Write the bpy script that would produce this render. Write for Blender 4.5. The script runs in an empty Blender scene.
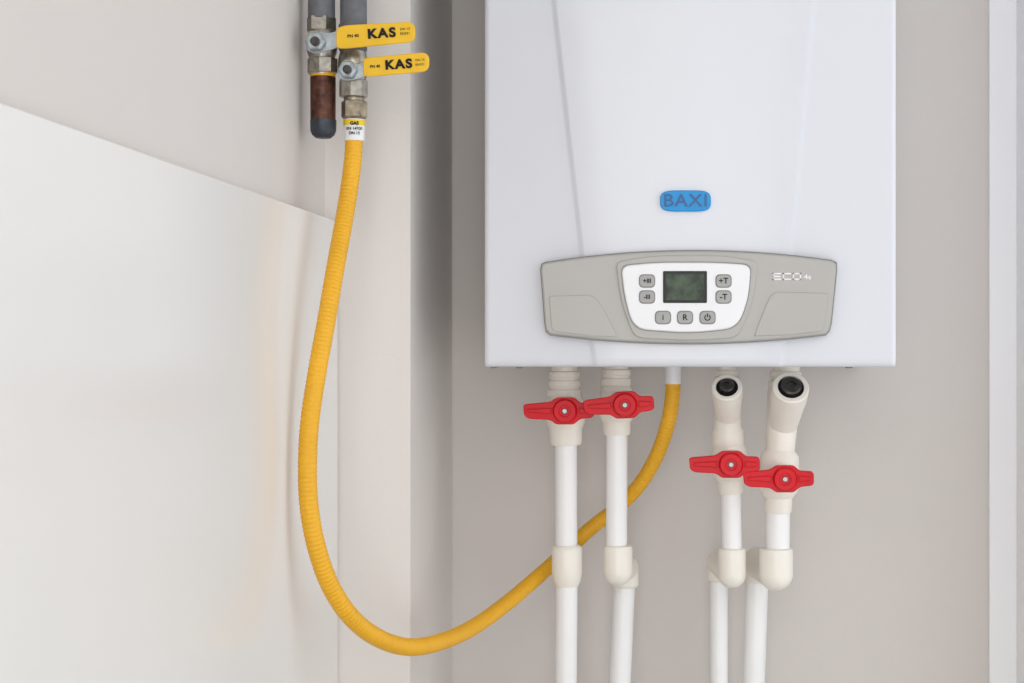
import bpy, bmesh, math
from mathutils import Vector, Matrix

scene = bpy.context.scene
scene.view_settings.view_transform = 'Standard'
try: scene.view_settings.look = 'None'
except Exception: pass

F = 1652.0; WALL = 1.9; CZ = 1.42
def at(u, v, d=1.6):
    """surveyed point: u,v measured on the photo, d = distance from the station point (m)"""
    return Vector(((u-680)*d/F, d-WALL, CZ+(342-v)*d/F))

# ------------------------------------------------------------- materials
def srgb(r, g, b):
    f = lambda c: (c/255/12.92) if c/255 <= 0.04045 else ((c/255+0.055)/1.055)**2.4
    return (f(r), f(g), f(b), 1)

def mat(name, col, rough=0.5, metal=0.0, var=0.03, nscale=20, bump=0.0, bscale=200, coat=0.0, spec=0.5):
    m = bpy.data.materials.new(name); m.use_nodes = True
    nt = m.node_tree; b = nt.nodes['Principled BSDF']
    c = srgb(*col)
    b.inputs['Roughness'].default_value = rough
    b.inputs['Metallic'].default_value = metal
    b.inputs['Coat Weight'].default_value = coat
    b.inputs['Specular IOR Level'].default_value = spec
    tc = nt.nodes.new('ShaderNodeTexCoord')
    n = nt.nodes.new('ShaderNodeTexNoise'); n.inputs['Scale'].default_value = nscale
    n.inputs['Detail'].default_value = 5
    nt.links.new(tc.outputs['Object'], n.inputs['Vector'])
    r = nt.nodes.new('ShaderNodeValToRGB')
    r.color_ramp.elements[0].position = 0.3; r.color_ramp.elements[1].position = 0.7
    r.color_ramp.elements[0].color = (c[0]*(1-var), c[1]*(1-var), c[2]*(1-var), 1)
    r.color_ramp.elements[1].color = (min(1, c[0]*(1+var)), min(1, c[1]*(1+var)), min(1, c[2]*(1+var)), 1)
    nt.links.new(n.outputs['Fac'], r.inputs['Fac'])
    nt.links.new(r.outputs['Color'], b.inputs['Base Color'])
    if bump > 0:
        n2 = nt.nodes.new('ShaderNodeTexNoise'); n2.inputs['Scale'].default_value = bscale
        nt.links.new(tc.outputs['Object'], n2.inputs['Vector'])
        bp = nt.nodes.new('ShaderNodeBump'); bp.inputs['Strength'].default_value = bump
        bp.inputs['Distance'].default_value = 0.001
        nt.links.new(n2.outputs['Fac'], bp.inputs['Height'])
        nt.links.new(bp.outputs['Normal'], b.inputs['Normal'])
    return m

M = dict(
    wall=mat('wall_paint', (217, 211, 206), 0.85, var=0.012, nscale=3, bump=0.15, bscale=300),
    pil=mat('pilaster_paint_lifted', (228, 223, 218), 0.85, var=0.012, nscale=3, bump=0.15, bscale=300),  # lighter than the wall paint to offset shade beside the boiler
    wallr=mat('wall_paint_white', (250, 250, 250), 0.8, var=0.01),
    floor=mat('floor_tile', (205, 203, 200), 0.4),
    ceil=mat('ceiling_paint', (246, 246, 246), 0.9),
    tile=mat('glazed_tile', (236, 234, 230), 0.22, var=0.012, nscale=2.2),
    boiler=mat('white_enamel', (220, 222, 228), 0.28, var=0.004, bump=0.03, bscale=60),
    grey=mat('grey_plastic', (178, 176, 171), 0.38, var=0.01),
    grey2=mat('grey_plastic_dark', (132, 131, 128), 0.4, var=0.01),
    white=mat('white_plastic', (238, 239, 241), 0.35, var=0.005),
    btn=mat('button_grey', (168, 168, 166), 0.45),
    black=mat('black_ink', (28, 28, 30), 0.5, spec=0.2),
    lcdb=mat('lcd_bezel', (36, 38, 38), 0.3, spec=0.2),
    lcd=mat('lcd_glass', (60, 74, 58), 0.12, var=0.6, nscale=110, spec=0.15),
    blue=mat('blue_badge', (26, 146, 214), 0.35, spec=0.3),
    navy=mat('badge_letters', (24, 84, 140), 0.3, spec=0.4),
    ppr=mat('ppr_pipe', (245, 245, 244), 0.3, var=0.008),
    cream=mat('ppr_fitting', (242, 237, 226), 0.35, var=0.02, nscale=40),
    red=mat('red_plastic', (210, 8, 28), 0.35, var=0.05, spec=0.25),
    hose=mat('yellow_hose', (236, 176, 34), 0.38, var=0.05, nscale=30, spec=0.4),
    yel=mat('yellow_lever', (240, 192, 46), 0.4, var=0.05, nscale=60, spec=0.3),
    nickel=mat('nickel', (168, 163, 152), 0.32, 0.9, var=0.3, nscale=160),
    bluen=mat('stem_nut', (172, 180, 184), 0.35, 0.7, var=0.25, nscale=140),
    brass=mat('tarnished_brass', (160, 148, 128), 0.4, 0.85, var=0.35, nscale=160),
    rust=mat('rusty_steel', (78, 44, 30), 0.45, 0.3, var=0.95, nscale=130, bump=0.6),
    dark=mat('painted_dark_steel', (56, 62, 72), 0.5, 0.2, var=0.35, nscale=140, bump=0.3),
    foam=mat('grey_painted_pipe', (104, 106, 110), 0.6, var=0.16, nscale=120, bump=0.3),
    steel=mat('steel', (150, 150, 148), 0.35, 0.9, var=0.2),
    plug=mat('dark_plug', (74, 72, 70), 0.35, 0.8, var=0.3, nscale=150),
    rubber=mat('black_rubber', (20, 19, 18), 0.5, spec=0.2),
    frame=mat('window_frame', (250, 250, 252), 0.3, var=0.003),
    glabel=mat('label_yellow', (240, 205, 30), 0.4),
)
def glass():
    m = bpy.data.materials.new('window_glass'); m.use_nodes = True
    nt = m.node_tree; nt.nodes.clear()
    o = nt.nodes.new('ShaderNodeOutputMaterial'); t = nt.nodes.new('ShaderNodeBsdfTransparent')
    g = nt.nodes.new('ShaderNodeBsdfGlossy'); g.inputs['Roughness'].default_value = 0.02
    mx = nt.nodes.new('ShaderNodeMixShader'); mx.inputs[0].default_value = 0.05
    nt.links.new(t.outputs[0], mx.inputs[1]); nt.links.new(g.outputs[0], mx.inputs[2])
    nt.links.new(mx.outputs[0], o.inputs[0]); return m
M['glass'] = glass()

# ------------------------------------------------------------- helpers
def link(ob, parent=None):
    scene.collection.objects.link(ob)
    if parent: ob.parent = parent
    return ob
def empty(name, loc=(0, 0, 0)):
    e = bpy.data.objects.new(name, None); e.empty_display_size = 0.05
    return link(e)
def mesh_obj(name, verts, faces, m, parent=None, smooth=True, angle=35):
    me = bpy.data.meshes.new(name); me.from_pydata([tuple(v) for v in verts], [], faces)
    bm = bmesh.new(); bm.from_mesh(me); bmesh.ops.recalc_face_normals(bm, faces=bm.faces); bm.to_mesh(me); bm.free()
    me.materials.append(m)
    if smooth:
        for p in me.polygons: p.use_smooth = True
        me.set_sharp_from_angle(angle=math.radians(angle))
    return link(bpy.data.objects.new(name, me), parent)
def box(name, lo, hi, m, parent=None, bev=0.0):
    v = [(x, y, z) for x in (lo[0], hi[0]) for y in (lo[1], hi[1]) for z in (lo[2], hi[2])]
    f = [(0,1,3,2),(4,6,7,5),(0,4,5,1),(2,3,7,6),(0,2,6,4),(1,5,7,3)]
    o = mesh_obj(name, v, f, m, parent, smooth=False)
    if bev:
        b = o.modifiers.new('b', 'BEVEL'); b.width = bev; b.segments = 3
    return o
def frame_axes(d):
    d = d.normalized()
    ref = Vector((0, 0, 1)) if abs(d.z) < 0.9 else Vector((0, 1, 0))
    a = d.cross(ref).normalized(); return a, d.cross(a).normalized()
def lathe(name, o, d, prof, m, parent=None, seg=40, hexr=None, angle=35):
    o = Vector(o); d = Vector(d).normalized(); a, b = frame_axes(d)
    vs = []; fs = []
    for t, r in prof:
        for i in range(seg):
            th = 2*math.pi*i/seg
            vs.append(o+d*t+(a*math.cos(th)+b*math.sin(th))*r)
    for k in range(len(prof)-1):
        for i in range(seg):
            j = (i+1) % seg
            fs.append((k*seg+i, k*seg+j, (k+1)*seg+j, (k+1)*seg+i))
    fs.append(tuple(range(seg))); fs.append(tuple((len(prof)-1)*seg+i for i in range(seg)))
    return mesh_obj(name, vs, fs, m, parent, angle=angle)
def spline(pts, n):
    """Catmull-Rom resample to n evenly spaced points"""
    P = [2*pts[0]-pts[1]]+list(pts)+[2*pts[-1]-pts[-2]]
    dense = []
    for i in range(1, len(P)-2):
        for k in range(40):
            t = k/40
            dense.append(0.5*((2*P[i])+(P[i+1]-P[i-1])*t+(2*P[i-1]-5*P[i]+4*P[i+1]-P[i+2])*t*t+(3*P[i]-P[i-1]-3*P[i+1]+P[i+2])*t**3))
    dense.append(P[-2])
    L = [0]
    for i in range(1, len(dense)): L.append(L[-1]+(dense[i]-dense[i-1]).length)
    out = []; j = 0
    for k in range(n):
        s = L[-1]*k/(n-1)
        while j < len(L)-2 and L[j+1] < s: j += 1
        t = (s-L[j])/max(1e-9, L[j+1]-L[j]); out.append(dense[j].lerp(dense[j+1], min(1, t)))
    return out, L[-1]
def sweep(name, path, rad, m, parent=None, seg=20, angle=60):
    vs = []; fs = []; n = len(path); a = None
    for k, p in enumerate(path):
        d = (path[min(n-1, k+1)]-path[max(0, k-1)]).normalized()
        if a is None: a, _ = frame_axes(d)
        a = (a-d*a.dot(d)).normalized(); b = d.cross(a)
        r = rad(k) if callable(rad) else rad
        for i in range(seg):
            th = 2*math.pi*i/seg; vs.append(p+(a*math.cos(th)+b*math.sin(th))*r)
    for k in range(n-1):
        for i in range(seg):
            j = (i+1) % seg; fs.append((k*seg+i, k*seg+j, (k+1)*seg+j, (k+1)*seg+i))
    fs.append(tuple(range(seg))); fs.append(tuple((n-1)*seg+i for i in range(seg)))
    return mesh_obj(name, vs, fs, m, parent, angle=angle)
def rod(name, p0, p1, r, m, parent=None, c=0.001):
    p0 = Vector(p0); p1 = Vector(p1); L = (p1-p0).length
    return lathe(name, p0, p1-p0, [(0, r-c), (c, r), (L-c, r), (L, r-c)], m, parent)
def rpoly(c, rad, n=6):
    out = []; N = len(c)
    for i in range(N):
        p = Vector(c[i]); a = Vector(c[i-1]); b = Vector(c[(i+1) % N])
        r = rad[i] if isinstance(rad, (list, tuple)) else rad
        if r <= 0: out.append(p); continue
        u = (a-p); w = (b-p); r1 = min(r, u.length*0.49, w.length*0.49)
        s = p+u.normalized()*r1; e = p+w.normalized()*r1
        for k in range(n+1):
            t = k/n; out.append(s*(1-t)**2+p*2*t*(1-t)+e*t*t)
    return out
def plate(name, pts, d, th, m, parent=None, bev=0.0, seg=3, curve=None):
    """pts measured (u,v) on plane at distance d (front face), thickness th going back"""
    n = len(pts); vs = []
    for p in pts: vs.append(at(p[0], p[1], d))
    for p in pts: vs.append(at(p[0], p[1], d)+Vector((0, th, 0)))
    fs = [tuple(range(n)), tuple(range(2*n-1, n-1, -1))]+[(i, (i+1) % n, n+(i+1) % n, n+i) for i in range(n)]
    o = mesh_obj(name, vs, fs, m, parent, angle=40)
    if bev:
        b = o.modifiers.new('b', 'BEVEL'); b.width = bev; b.segments = seg; b.limit_method = 'ANGLE'; b.angle_limit = math.radians(50)
        b.harden_normals = False
    return o
def text(name, s, loc, size, m, parent, off=0.0, ext=0.0003, rot=0, sx=1, shear=0, space=1):
    c = bpy.data.curves.new(name, 'FONT'); c.body = s; c.size = size; c.align_x = 'CENTER'; c.align_y = 'CENTER'
    c.offset = off; c.extrude = ext; c.shear = shear; c.space_character = space
    c.materials.append(m)
    o = bpy.data.objects.new(name, c); o.location = loc; o.rotation_euler = (math.pi/2, rot, 0); o.scale = (sx, 1, 1)
    return link(o, parent)
def arc(p, q, sag, n=14):
    """points from p to q with mid-point offset sag in v"""
    return [(p[0]+(q[0]-p[0])*k/n, p[1]+(q[1]-p[1])*k/n+sag*4*(k/n)*(1-k/n)) for k in range(n+1)]

# ------------------------------------------------------------- room shell
XL, XR, YB, YF, H = -0.345, 0.386, 0.0, -3.2, 2.6
box('wall_back', (XL-0.1, 0, 0), (XR+0.1, 0.1, H), M['wall'])
box('wall_left', (XL-0.1, YF, 0), (XL, 0, H), M['wall'])
box('floor', (XL-0.1, YF, -0.1), (XR+0.1, 0.1, 0), M['floor'])
box('ceiling', (XL-0.1, YF, H), (XR+0.1, 0.1, H+0.1), M['ceil'])
box('wall_pilaster', (XL, -0.295, 0), (-0.262, 0, H), M['pil'])
# right wall with window opening
WY0, WY1, WZ0, WZ1 = -2.6, -0.1, 0.75, 2.35
def multi(name, boxes, m):
    vs = []; fs = []
    for lo, hi in boxes:
        k = len(vs)
        vs += [(x, y, z) for x in (lo[0], hi[0]) for y in (lo[1], hi[1]) for z in (lo[2], hi[2])]
        fs += [tuple(k+i for i in f) for f in [(0,1,3,2),(4,6,7,5),(0,4,5,1),(2,3,7,6),(0,2,6,4),(1,5,7,3)]]
    return mesh_obj(name, vs, fs, m, smooth=False)
multi('wall_right', [((XR, WY1, 0), (XR+0.1, 0, H)), ((XR, YF, 0), (XR+0.1, WY0, H)),
      ((XR, WY0, 0), (XR+0.1, WY1, WZ0)), ((XR, WY0, WZ1), (XR+0.1, WY1, H))], M['wallr'])
box('added_edge_trim', (0.3545, -0.008, 0), (XR, 0, H), M['frame'], None, 0.001)  # strip added facing forward so the right edge comes out bright
w = empty('window_1')
fr = 0.055
xa, xb = XR-0.002, XR+0.06
box('frame_side_a', (xa, WY1-fr, WZ0), (xb, WY1, WZ1), M['frame'], w, 0.003)
box('frame_side_b', (xa, WY0, WZ0), (xb, WY0+fr, WZ1), M['frame'], w, 0.003)
box('frame_mullion', (xa, (WY0+WY1)/2-fr/2, WZ0+fr), (xb, (WY0+WY1)/2+fr/2, WZ1-fr), M['frame'], w, 0.003)
box('frame_top', (xa, WY0+fr, WZ1-fr), (xb, WY1-fr, WZ1), M['frame'], w, 0.003)
box('frame_sill', (xa-0.02, WY0+fr, WZ0), (xb, WY1-fr, WZ0+fr), M['frame'], w, 0.003)
box('pane', (XR+0.03, WY0+fr, WZ0+fr), (XR+0.034, WY1-fr, WZ1-fr), M['glass'], w)
# glazed tile cladding on left wall (two big slabs)
tp = empty('wall_tile_panel')
ztop = CZ+0.117
box('slab_1', (XL, -1.345, ztop-1.2), (-0.332, -0.297, ztop), M['tile'], tp, 0.001)
box('slab_2', (XL, -2.55, ztop-1.2), (-0.332, -1.347, ztop), M['tile'], tp, 0.001)

# ------------------------------------------------------------- boiler
B = empty('wall_mounted_gas_boiler')
def S(px): return px/1032.5
xl, xr = -0.1905, 0.2105
vtop, vbot = -386, 367
rows = [(vtop, 0.006), (vtop+2, 0.002), (vtop+6, 0)]+[(-380+k*37, 0) for k in range(1, 20)]+[(358, 0), (362, 0.0005), (365, 0.002), (366.5, 0.004), (367, 0.008)]
rows = sorted(set(rows))
vs = []; cnt = 0
for v, inn in rows:
    z = CZ+S(342-v)
    cl = S(553+0.112*v-680); cr = S(815-0.09*v-680)
    y0 = -0.294+inn
    sec = [(xl, -0.004), (xl, -0.02), (xl+0.0015, -0.0205), (xl+0.0015, -0.0225), (xl, -0.023)]
    for k in range(7):
        th = math.pi/2*k/6; sec.append((xl+0.006-0.006*math.cos(th), y0+0.006-0.006*math.sin(th)))
    sec += [(cl-0.0035, y0-0.0006), (cl-0.001, y0-0.0012), (cl+0.0015, y0-0.0042), (cl+0.004, y0-0.0048)]
    for k in range(1, 8): 
        t = k/8; sec.append((cl+0.004+(cr-cl-0.008)*t, y0-0.0048-0.0012*4*t*(1-t)))
    sec += [(cr-0.004, y0-0.0048), (cr-0.0015, y0-0.0042), (cr+0.001, y0-0.0012), (cr+0.0035, y0-0.0006)]
    for k in range(7):
        th = math.pi/2*(1-k/6); sec.append((xr-0.006+0.006*math.cos(th), y0+0.006-0.006*math.sin(th)))
    sec += [(xr, -0.023), (xr-0.0015, -0.0225), (xr-0.0015, -0.0205), (xr, -0.02), (xr, -0.004)]
    cnt = len(sec); vs += [(a, b, z) for a, b in sec]
fs = []
for r in range(len(rows)-1):
    for i in range(cnt):
        j = (i+1) % cnt; fs.append((r*cnt+i, r*cnt+j, (r+1)*cnt+j, (r+1)*cnt+i))
fs += [tuple(range(cnt)), tuple((len(rows)-1)*cnt+i for i in range(cnt))]
mesh_obj('casing', vs, fs, M['boiler'], B, angle=50)
zb = CZ-S(25)
box('hanging_bracket', (-0.15, -0.006, zb+0.62), (0.17, 0.0, zb+0.68), M['steel'], B)
for k, u in enumerate((491, 517, 852)):
    box('cover_clip_%d' % (k+1), (S(u-680)-0.003, -0.28, zb-0.0015), (S(u-680)+0.003, -0.262, zb+0.002), M['grey2'], B, 0.0008)
# flue
fz = zb+0.7295
path = [Vector((0.01, -0.15, fz)), Vector((0.01, -0.15, fz+0.10)), Vector((0.01, -0.145, fz+0.13)), Vector((0.01, -0.12, fz+0.155)), Vector((0.01, -0.09, fz+0.16)), Vector((0.01, 0.0, fz+0.16))]
pp, _ = spline(path, 30); sweep('flue_pipe', pp, 0.05, M['white'], B, 32)
lathe('flue_collar', (0.01, -0.15, fz), (0, 0, 1), [(0, 0.062), (0.02, 0.062), (0.024, 0.056), (0.03, 0.052)], M['white'], B)

# control panel
DP = 1.5925
def sm(pts): return [Vector((a, b)) for a, b in pts]
top = arc((545, 263), (832, 261), -11); bot = arc((826, 334), (550, 334), 9)
outline = sm([(541, 270), (542, 265)]+top+[(836, 264), (836, 272)]+[(831, 322), (829, 330)]+bot+[(546, 330), (545, 322)])
plate('panel_base', outline, DP, 0.012, M['grey'], B, 0.0018)
inset = sm([(540, 269), (541.3, 263.8)]+arc((545, 261.8), (832, 259.8), -11)+[(837.2, 262.3), (837.2, 272)]+[(832, 323), (829.7, 331.5)]+arc((826, 335.5), (550, 335.5), 9)+[(545.3, 331.5), (544, 322)])
plate('panel_shadow_gap', inset, DP+0.002, 0.0085, M['grey2'], B, 0.0005)
# lower wings
plate('wing_left', rpoly([(549, 296), (592, 295), (600, 303), (618, 337), (590, 336), (552, 331)], [3, 8, 6, 2, 2, 4]), DP-0.0012, 0.004, M['grey'], B, 0.0008)
plate('wing_right', rpoly([(829, 293), (774, 292), (768, 300), (754, 336), (790, 335), (824, 331)], [3, 8, 6, 2, 2, 4]), DP-0.0012, 0.004, M['grey'], B, 0.0008)
# pod
pod = sm(rpoly([(616, 262), (650, 255.5), (722, 255), (758, 261), (754, 300), (738, 338), (690, 341), (634, 338), (620, 300)], [6, 20, 20, 6, 20, 10, 20, 10, 20]))
plate('pod_rim', pod, DP-0.0022, 0.006, M['grey'], B, 0.0012)
face = sm(rpoly([(621, 266), (655, 262.5), (716, 262.5), (751, 265), (748, 300), (737, 328), (690, 333), (634, 329), (625, 300)], [9, 20, 20, 9, 20, 14, 20, 14, 20]))
edge = sm(rpoly([(620, 265), (655, 261.5), (716, 261.5), (752, 264), (749, 300), (737.7, 329), (690, 334), (633.3, 330), (624, 300)], [9, 20, 20, 9, 20, 14, 20, 14, 20]))
plate('pod_face_gap', edge, DP-0.0026, 0.004, M['grey2'], B)
plate('pod_face', face, DP-0.004, 0.006, M['white'], B, 0.0014)
D2 = DP-0.004
def rect(u0, v0, u1, v1, r): return rpoly([(u0, v0), (u1, v0), (u1, v1), (u0, v1)], r)
plate('lcd_bezel', rect(663, 271, 707, 303, 1.5), D2-0.0006, 0.003, M['lcdb'], B, 0.0003)
plate('lcd_screen', rect(666, 274, 704, 300, 1), D2-0.0008, 0.003, M['lcd'], B)
for k, (u, v, s) in enumerate([(647, 281, '+III'), (647, 297, '-III'), (723.5, 281, '+T'), (723.5, 297, '-T'), (663, 317.5, 'i'), (685, 317.5, 'R'), (707.5, 317.5, 'O')]):
    plate('button_rim_%d' % (k+1), rect(u-8.2, v-6.8, u+8.2, v+6.8, 5), D2-0.0003, 0.002, M['grey2'], B, 0.0002)
    plate('button_%d' % (k+1), rect(u-7.2, v-5.8, u+7.2, v+5.8, 4.5), D2-0.0013, 0.003, M['btn'], B, 0.0006)
    if s == 'O':   # power symbol
        ring = [(u+3.2*math.cos(a), v-3.2*math.sin(a)) for a in [math.radians(120+300*i/20) for i in range(21)]]
        ring += [(u+2.2*math.cos(a), v-2.2*math.sin(a)) for a in [math.radians(420-300*i/20) for i in range(21)]]
        plate('power_ring', sm(ring), D2-0.0016, 0.0006, M['black'], B)
        plate('power_bar', sm([(u-0.5, v-4), (u+0.5, v-4), (u+0.5, v-0.3), (u-0.5, v-0.3)]), D2-0.0016, 0.0006, M['black'], B)
    else:
        text('button_icon_%d' % (k+1), s, at(u, v, D2-0.0015), 0.0078 if len(s) < 3 else 0.006, M['black'], B, off=0.00015, ext=0.0001)
# squared-off lettering built from strokes
def strokes(prefix, segs, d, wd, m):
    for k, (a, b) in enumerate(segs):
        h = wd/2
        if abs(a[1]-b[1]) < 0.01: p = [(min(a[0], b[0])-h, a[1]-h), (max(a[0], b[0])+h, a[1]-h), (max(a[0], b[0])+h, a[1]+h), (min(a[0], b[0])-h, a[1]+h)]
        else: p = [(a[0]-h, min(a[1], b[1])-h), (a[0]+h, min(a[1], b[1])-h), (a[0]+h, max(a[1], b[1])+h), (a[0]-h, max(a[1], b[1])+h)]
        plate('%s_%d' % (prefix, k+1), sm(p), d, 0.001, m, B)
t, b_, md = 273.6, 279.2, 276.4
strokes('model_stroke', [((773, t), (780.5, t)), ((773, b_), (780.5, b_)), ((773, md), (779.8, md)), ((773, t), (773, b_)),
    ((783.5, t), (790.5, t)), ((783.5, b_), (790.5, b_)), ((783.5, t), (783.5, b_)),
    ((793.5, t), (800.5, t)), ((793.5, b_), (800.5, b_)), ((793.5, t), (793.5, b_)), ((800.5, t), (800.5, b_))], DP-0.0003, 1.3, M['white'])
text('model_suffix', '4s', at(807.5, 277, DP-0.0002), 0.0068, M['white'], B, off=0.0001, ext=0.0002, sx=1.2)
# badge
bd = []
for k in range(48):
    th = 2*math.pi*k/48; c, s = math.cos(th), math.sin(th)
    bd.append(Vector((685.5+25.5*math.copysign(abs(c)**0.42, c), 200.8+10.6*math.copysign(abs(s)**0.62, s))))
plate('badge', bd, 1.5965, 0.006, M['blue'], B, 0.001)
text('badge_lettering', 'BAXI', at(685.5, 201, 1.5963), 0.0172, M['navy'], B, off=0.0001, ext=0.0005, sx=1.1, space=1.08)

# ------------------------------------------------------------- PPR valves
def handle(P, u, v, d, rot=0.0):
    s = d/F
    c = [(-42, 6), (-38, 7), (-15, 9), (-9, 13.5), (9, 13.5), (15, 8), (27, 7.5), (29, 5), (29, -5), (26, -7), (15, -8), (9, -13.5), (-9, -13.5), (-15, -9), (-36, -8), (-41, -5)]
    pts = rpoly([(x, y) for x, y in c], 3, 4)
    cr, sr = math.cos(rot), math.sin(rot)
    pts = [(u+p[0]*cr-p[1]*sr, v-(p[0]*sr+p[1]*cr)) for p in pts]
    plate('handle', pts, d, 0.009, M['red'], P, 0.002)
    rib = [(u+a*cr-b*sr, v-(a*sr+b*cr)) for a, b in [(-37, 1.5), (-14, 3), (-14, -3), (-37, -1.5)]]
    plate('handle_rib_left', rib, d-0.0022, 0.004, M['red'], P, 0.0006)
    rib = [(u+a*cr-b*sr, v-(a*sr+b*cr)) for a, b in [(14, 3), (26, 1.8), (26, -1.8), (14, -3)]]
    plate('handle_rib_right', rib, d-0.0022, 0.004, M['red'], P, 0.0006)
    lathe('handle_hub', at(u, v, d), (0, -1, 0), [(-0.001, 12.5*s), (0.003, 12*s), (0.005, 10.5*s), (0.005, 6*s), (0.0035, 5.5*s)], M['red'], P)
    lathe('handle_screw', at(u, v, d), (0, -1, 0), [(0, 3*s), (0.0042, 3*s), (0.005, 2.2*s)], M['steel'], P)
    lathe('valve_stem', at(u, v, d), (0, 1, 0), [(0.008, 9*s), (0.016, 9*s), (0.017, 13*s), (0.045, 13*s)], M['cream'], P)

def vlathe(name, u, prof, d, m, P, u2=None, ang=35):
    """vertical turned part: prof = [(v, r)] in survey units"""
    s = d/F; v0 = prof[0][0]; v1 = prof[-1][0]; u2 = u if u2 is None else u2
    a = at(u, v0, d); b = at(u2, v1, d); dr = (b-a); L = dr.length; k = L/abs(v1-v0)
    return lathe(name, a, dr, [((v-v0)*k, r*s) for v, r in prof], m, P, angle=ang)

def elbow_drop(P, u, v, d, r, u2, v2, d2, r2, uend, rp):
    """front elbow turning back to the wall, rear elbow turning down, then riser to floor"""
    s = d/F
    vlathe('elbow_socket', u, [(v-26, r-2), (v-25, r-0.5), (v-22, r), (v, r)], d, M['cream'], P)
    a = at(u, v, d); b = at(u2, v2, d2)
    # ball shaped bend
    n = 16
    prof = [(r*s*math.sin(math.pi*(k/n-0.5)), max(1e-4, r*s*math.cos(math.pi*(k/n-0.5)))) for k in range(n+1)]
    lathe('elbow_bend', a, (0, 0, 1), prof, M['cream'], P)
    rod('elbow_link', a, b, r*s*0.97, M['cream'], P)
    s2 = d2/F
    prof = [(r2*s2*math.sin(math.pi*(k/n-0.5)), max(1e-4, r2*s2*math.cos(math.pi*(k/n-0.5)))) for k in range(n+1)]
    lathe('rear_elbow_bend', b, (0, 0, 1), prof, M['cream'], P)
    vlathe('rear_elbow_socket', u2, [(v2, r2), (v2+18, r2), (v2+20, r2-1.5)], d2, M['cream'], P)
    c = at(uend, 683, d2); dr = (c-b); t = -(b.z-0.0)/dr.z
    rod('lower_pipe', b, c, rp*s2, M['ppr'], P)
    rod('floor_riser', c+Vector((0, 0, 0.002)), Vector((c.x, c.y, 0.0)), rp*s2*0.999, M['ppr'], P)

# pipe 1
DV = 1.75
P = empty('water_pipe_with_shutoff_valve')
vlathe('union_nut', 564.5, [(362, 13), (371, 13), (372, 15.5), (377, 15.5), (378, 14.5), (380, 14.5), (381, 16), (386, 16), (387, 15), (389, 15), (390, 17), (396, 17.5)], DV, M['cream'], P, ang=20)
vlathe('valve_body', 565, [(394, 16), (398, 18), (404, 20), (412, 20.5), (422, 19.5), (428, 17), (430, 16.5), (443, 16), (445, 14.5)], DV, M['cream'], P, 566)
handle(P, 565, 411, 1.70, 0.0)
rod('upper_pipe', at(566, 440, DV), at(566.5, 560, DV), 11*DV/F, M['ppr'], P)
vlathe('coupling', 567, [(545, 12.5), (547, 14.5), (550, 15.3), (572, 15.3), (580, 14), (586, 11.5)], DV, M['cream'], P)
rod('lower_pipe', at(567, 570, DV), at(566, 683, DV), 10.8*DV/F, M['ppr'], P)
c = at(566, 683, DV); rod('floor_riser', c+Vector((0, 0, 0.002)), Vector((c.x, c.y, 0)), 10.78*DV/F, M['ppr'], P)
# pipe 2
P = empty('water_pipe_with_shutoff_valve.001')
vlathe('union_nut', 616, [(362, 12), (369, 12), (370, 14.5), (375, 14.5), (376, 13.5), (378, 13.5), (379, 15), (385, 15), (386, 14), (388, 15.5), (391, 16)], DV, M['cream'], P, ang=20)
vlathe('valve_body', 616, [(388, 14), (393, 16.5), (399, 18), (407, 18.5), (416, 17.5), (421, 15), (422, 14), (433, 13.5), (435, 12.5)], DV, M['cream'], P, 617)
handle(P, 625, 405, 1.685, 0.05)
rod('upper_pipe', at(617, 430, DV), at(616.5, 556, DV), 10.6*DV/F, M['ppr'], P)
elbow_drop(P, 618, 571, DV, 14.5, 625, 567, 1.80, 13.5, 620, 10.8)
# pipe 3
def strainer(P, u0, v0, u1, v1, r, plug, dd):
    a = at(u0, v0, DV); b = at(u1, v1, dd); s = dd/F; d = (b-a); L = d.length
    lathe('strainer_branch', a, d, [(0, r*s*0.8), (L*0.6, r*s*0.95), (L*0.72, r*s), (L-0.001, r*s), (L, r*s*0.93), (L, r*s*0.72), (L-0.006, r*s*0.70)], M['cream'], P)
    dn = d.normalized()
    lathe('strainer_seal', a+dn*(L-0.004), d, [(0, r*s*0.71), (0.0028, r*s*0.71), (0.0032, r*s*0.6)], M['rubber'], P)
    lathe('strainer_plug', a+dn*(L-0.003), d, [(0, plug*s), (0.006, plug*s), (0.0075, plug*s*0.85), (0.0075, plug*s*0.45), (0.006, plug*s*0.4)], M['plug'], P)
P = empty('water_pipe_with_strainer')
vlathe('inlet_thread', 727, [(360, 9), (370, 9), (371, 11), (376, 11), (377, 12.5), (388, 13), (400, 13)], DV, M['cream'], P, ang=20)
vlathe('strainer_body', 727, [(388, 12), (396, 13.5), (428, 14), (431, 16), (446, 16), (449, 14.5)], DV, M['cream'], P, 728)
strainer(P, 728, 418, 727, 387, 15.5, 7.5, 1.70)
vlathe('valve_body', 729, [(444, 15), (450, 17), (458, 18.5), (468, 18.5), (476, 17), (480, 14), (481, 13), (492, 12.5), (494, 11.5)], DV, M['cream'], P, 731)
handle(P, 731, 464.5, 1.70, 0.0)
rod('upper_pipe', at(731, 488, DV), at(732, 560, DV), 10*DV/F, M['ppr'], P)
elbow_drop(P, 732, 574, DV, 14, 719, 561, 1.82, 11.5, 719, 8.8)
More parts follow.
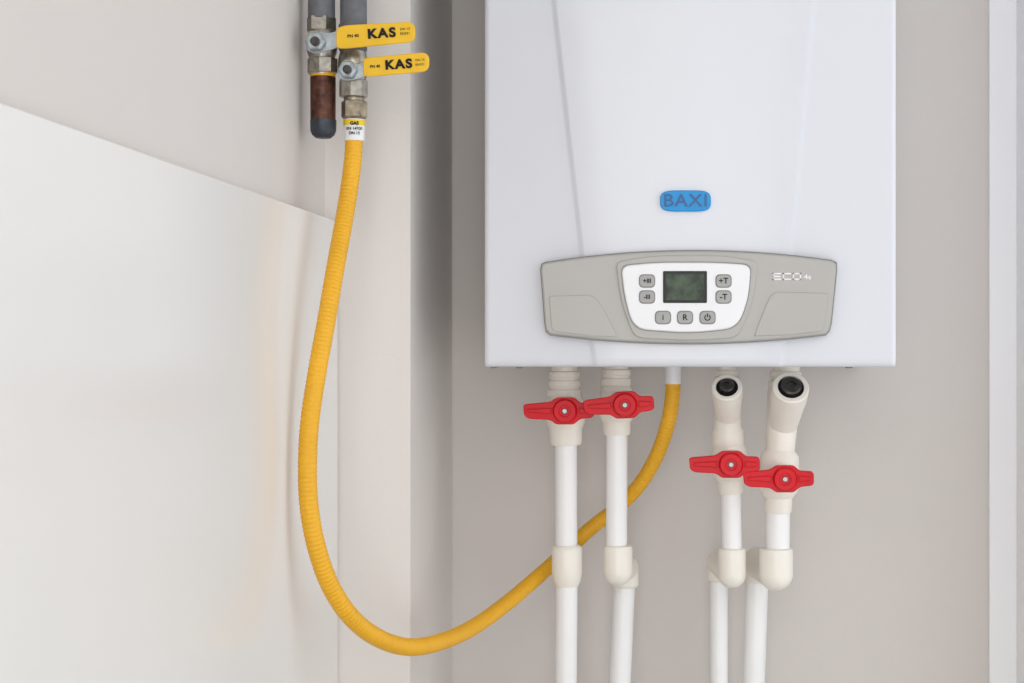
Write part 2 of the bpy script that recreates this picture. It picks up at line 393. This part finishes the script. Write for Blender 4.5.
# pipe 4
P = empty('water_pipe_with_strainer.001')
vlathe('inlet_thread', 786, [(360, 14), (371, 14), (372, 16), (377, 16), (378, 15), (381, 15), (382, 17), (395, 17)], DV, M['cream'], P, 785, ang=20)
vlathe('strainer_body', 785, [(384, 14), (392, 17), (425, 15.5), (450, 14.5), (455, 19), (462, 20), (466, 19)], DV, M['cream'], P, 779)
strainer(P, 783, 425, 791, 387, 18.5, 10.5, 1.69)
vlathe('valve_body', 779, [(458, 18), (466, 20), (474, 21), (484, 21), (492, 18.5), (497, 15), (498, 14), (511, 13.5), (513, 12.5)], DV, M['cream'], P, 778)
handle(P, 785, 479, 1.70, 0.0)
rod('upper_pipe', at(778, 508, DV), at(777.5, 560, DV), 12*DV/F, M['ppr'], P)
elbow_drop(P, 776, 574, DV, 17, 758, 562, 1.83, 14, 754, 11)

# ------------------------------------------------------------- gas riser + valves + hose
DG = 1.5; sg = DG/F
def lever(P, pts, d, txt, tu, tv, rot, ts):
    plate('lever', rpoly(pts, 5, 5), d, 0.003, M['yel'], P, 0.001)
    text('lever_lettering', txt, at(tu, tv, d-0.0003), ts, M['black'], P, off=0.00055, ext=0.0002, rot=rot, sx=1.1, space=1.22)
def vprof(name, u, prof, m, P, seg=40, u2=None):
    a = at(u, prof[0][0], DG); b = at(u if u2 is None else u2, prof[-1][0], DG)
    return lathe(name, a, b-a, [((v-prof[0][0])*sg, r*sg) for v, r in prof], m, P, seg=seg, angle=30)
# riser 1 with capped stub
P = empty('gas_ball_valve')
top1 = at(321.5, 20, DG)
rod('riser_pipe', top1, Vector((top1.x, top1.y, H)), 13.3*sg, M['foam'], P)
vprof('upper_nut', 321.5, [(17, 12), (18, 14.5), (31, 14.5), (32, 12.5)], M['nickel'], P, seg=6)
vprof('valve_body', 322, [(29, 12), (31, 13), (36, 15), (44, 15.5), (52, 15), (57, 13), (59, 12.5), (60, 14), (64, 14), (65, 13), (75, 13)], M['nickel'], P)
vprof('lower_nut', 322.5, [(58, 13), (59, 15), (73, 15), (74, 13)], M['nickel'], P, seg=8)
vprof('thread_tape', 323, [(73, 12.5), (77, 12.5)], M['hose'], P)
vprof('capped_stub', 323, [(76, 12.2), (78, 12.6), (120, 12.4), (122, 12.4)], M['rust'], P)
vprof('stub_cap', 323.3, [(120, 12.8), (121, 13), (131, 12.7), (135, 11), (138, 7.5), (138.6, 3)], M['dark'], P)
lathe('stem', at(317, 42, DG-0.012), (0, -1, 0), [(0, 9*sg), (0.012, 9*sg), (0.013, 7*sg), (0.018, 7*sg)], M['nickel'], P)
lathe('stem_nut', at(316, 42, DG-0.028), (0, -1, 0), [(0, 9.5*sg), (0.006, 9.5*sg), (0.007, 8*sg)], M['bluen'], P, seg=6)
lathe('stem_tip', at(316, 42, DG-0.034), (0, -1, 0), [(0, 4.5*sg), (0.005, 4.5*sg), (0.006, 3.5*sg)], M['plug'], P)
plate('lever_arm', rpoly([(306, 35), (316, 31), (330, 33), (342, 29), (342, 46), (330, 50), (314, 54), (306, 50)], 4), 1.4755, 0.0025, M['bluen'], P, 0.0006)
lever(P, [(336, 28), (345, 25), (410, 21.5), (415, 26), (415, 38), (411, 42), (345, 48.5), (336, 48)], 1.472, 'KAS', 381.5, 33.5, -0.07, 0.0114)
text('lever_small_print', 'PN 40', at(353, 36, 1.4718), 0.004, M['black'], P, ext=0.0001, rot=-0.07, off=0.0001)
text('lever_small_print_2', 'DN 15', at(405, 29, 1.4718), 0.0032, M['black'], P, ext=0.0001, rot=-0.07)
text('lever_small_print_3', 'EN331', at(405, 33.5, 1.4718), 0.0032, M['black'], P, ext=0.0001, rot=-0.07)
# riser 2
P = empty('gas_ball_valve.001')
top2 = at(353.5, 26, DG)
rod('riser_pipe', top2, Vector((top2.x, top2.y, H)), 13.2*sg, M['foam'], P)
vprof('upper_nut', 353, [(24, 12), (25, 14), (50, 14), (52, 12.5)], M['foam'], P)
vprof('valve_body', 353, [(50, 12), (53, 13), (60, 14.5), (66, 15), (73, 14.5), (80, 12.5), (84, 12.5)], M['nickel'], P)
vprof('collar_nut', 353.5, [(80, 12.5), (81, 14.3), (97, 14.3), (98, 12.5)], M['nickel'], P, seg=8)
vprof('neck', 354, [(97, 10), (104, 10)], M['brass'], P)
vprof('hose_nut', 354.3, [(101, 11), (102, 13), (117, 13), (119, 11)], M['brass'], P, seg=6)
lathe('stem', at(349, 69, DG-0.012), (0, -1, 0), [(0, 8*sg), (0.007, 8*sg)], M['nickel'], P)
lathe('stem_nut', at(348, 70, DG-0.0205), (0, -1, 0), [(0, 9*sg), (0.006, 9*sg), (0.007, 7.5*sg)], M['bluen'], P, seg=6)
lathe('stem_tip', at(348, 70, DG-0.027), (0, -1, 0), [(0, 4.2*sg), (0.005, 4.2*sg), (0.006, 3.2*sg)], M['plug'], P)
plate('lever_arm', rpoly([(338, 66), (346, 62), (358, 64), (368, 59), (368, 75), (358, 79), (345, 81), (338, 78)], 4), 1.4825, 0.0025, M['bluen'], P, 0.0006)
lever(P, [(363, 58), (370, 57), (424, 52), (429, 56), (429, 67), (425, 71.5), (370, 76.5), (363, 76)], 1.480, 'KAS', 398.5, 64.6, -0.07, 0.011)
text('lever_small_print', 'PN 40', at(375, 66.5, 1.4798), 0.0036, M['black'], P, ext=0.0001, rot=-0.07, off=0.0001)
text('lever_small_print_2', 'DN 15', at(420, 60, 1.4798), 0.003, M['black'], P, ext=0.0001, rot=-0.07)
text('lever_small_print_3', 'EN331', at(420, 64.5, 1.4798), 0.003, M['black'], P, ext=0.0001, rot=-0.07)

# hose
G = empty('gas_hose')
raw = [(354, 138, 1.5), (353, 158, 1.498), (349, 190, 1.49), (343, 226, 1.475), (335, 270, 1.45), (326.5, 320, 1.43), (317.5, 370, 1.415), (310, 420, 1.405), (307.5, 465, 1.40), (309, 505, 1.40),
       (316, 545, 1.405), (330, 585, 1.42), (351, 617, 1.44), (378, 638, 1.47), (408, 647, 1.51), (438, 642.5, 1.56), (470, 629, 1.63), (502, 607, 1.70), (533, 581, 1.76), (560, 557, 1.79), (590, 529, 1.80), (618, 507, 1.80), (640, 484, 1.79), (657, 455, 1.775), (668, 423, 1.76), (672.5, 396, 1.752), (673, 380, 1.75)]
pts = [at(*p) for p in raw]
_, L = spline(pts, 50)
pitch = 0.0038; sub = 6; n = int(L/pitch)*sub+1
pp, _ = spline(pts, n)
def hr(k):
    return 0.0079+0.00024*math.cos(2*math.pi*k/sub)
sweep('corrugated_tube', pp, hr, M['hose'], G, 24, angle=80)
vprof('end_sleeve_upper', 354.3, [(119.3, 9.5), (120, 10.5), (139, 10.2), (141, 9.6)], M['white'], G)
lathe('sleeve_label', at(354.3, 120.5, DG), (0, 0, -1), [(0, 10.65*sg), (5.5*sg, 10.6*sg)], M['glabel'], G)
text('label_print', 'GAS', at(354.3, 123.2, DG-0.0101), 0.0042, M['black'], G, off=0.0002, ext=0.0001)
text('label_print_2', 'EN 14800', at(354.3, 128.5, DG-0.0099), 0.0036, M['black'], G, off=0.0001, ext=0.0001)
text('label_print_3', 'DN 15', at(354.3, 133, DG-0.0099), 0.0036, M['black'], G, off=0.0001, ext=0.0001)
a = at(673, 384, 1.75); rod('end_sleeve_lower', a, Vector((a.x, a.y, zb+0.002)), 0.0088, M['white'], G)

# ------------------------------------------------------------- light
wd = bpy.data.worlds.new('daylight'); scene.world = wd; wd.use_nodes = True
bg = wd.node_tree.nodes['Background']; bg.inputs[0].default_value = (0.94, 0.965, 1.0, 1); bg.inputs[1].default_value = 0.82
def area(name, loc, rot, sx, sy, power, col):
    l = bpy.data.lights.new(name, 'AREA'); l.shape = 'RECTANGLE'; l.size = sx; l.size_y = sy; l.energy = power; l.color = col
    o = bpy.data.objects.new(name, l); o.location = loc; o.rotation_euler = rot; return link(o)
area('window_daylight', (0.75, -1.2, 1.5), (0, math.radians(90), 0), 1.8, 2.4, 7.3, (0.985, 0.99, 1.0))
area('rear_fill', (0.0, -3.1, 1.5), (math.radians(90), 0, 0), 0.66, 2.1, 15, (1.0, 0.985, 0.975))  # fill lamp added behind the camera; no doorway is modelled there

# ------------------------------------------------------------- camera
cam = bpy.data.cameras.new('camera'); co = bpy.data.objects.new('camera', cam); link(co)
co.location = (0, -WALL, CZ); co.rotation_euler = (math.pi/2, 0, 0)
cam.sensor_width = 36; cam.lens = F/1024*36; cam.shift_x = -168/1024; cam.shift_y = 0.0005
cam.clip_start = 0.02
scene.camera = co
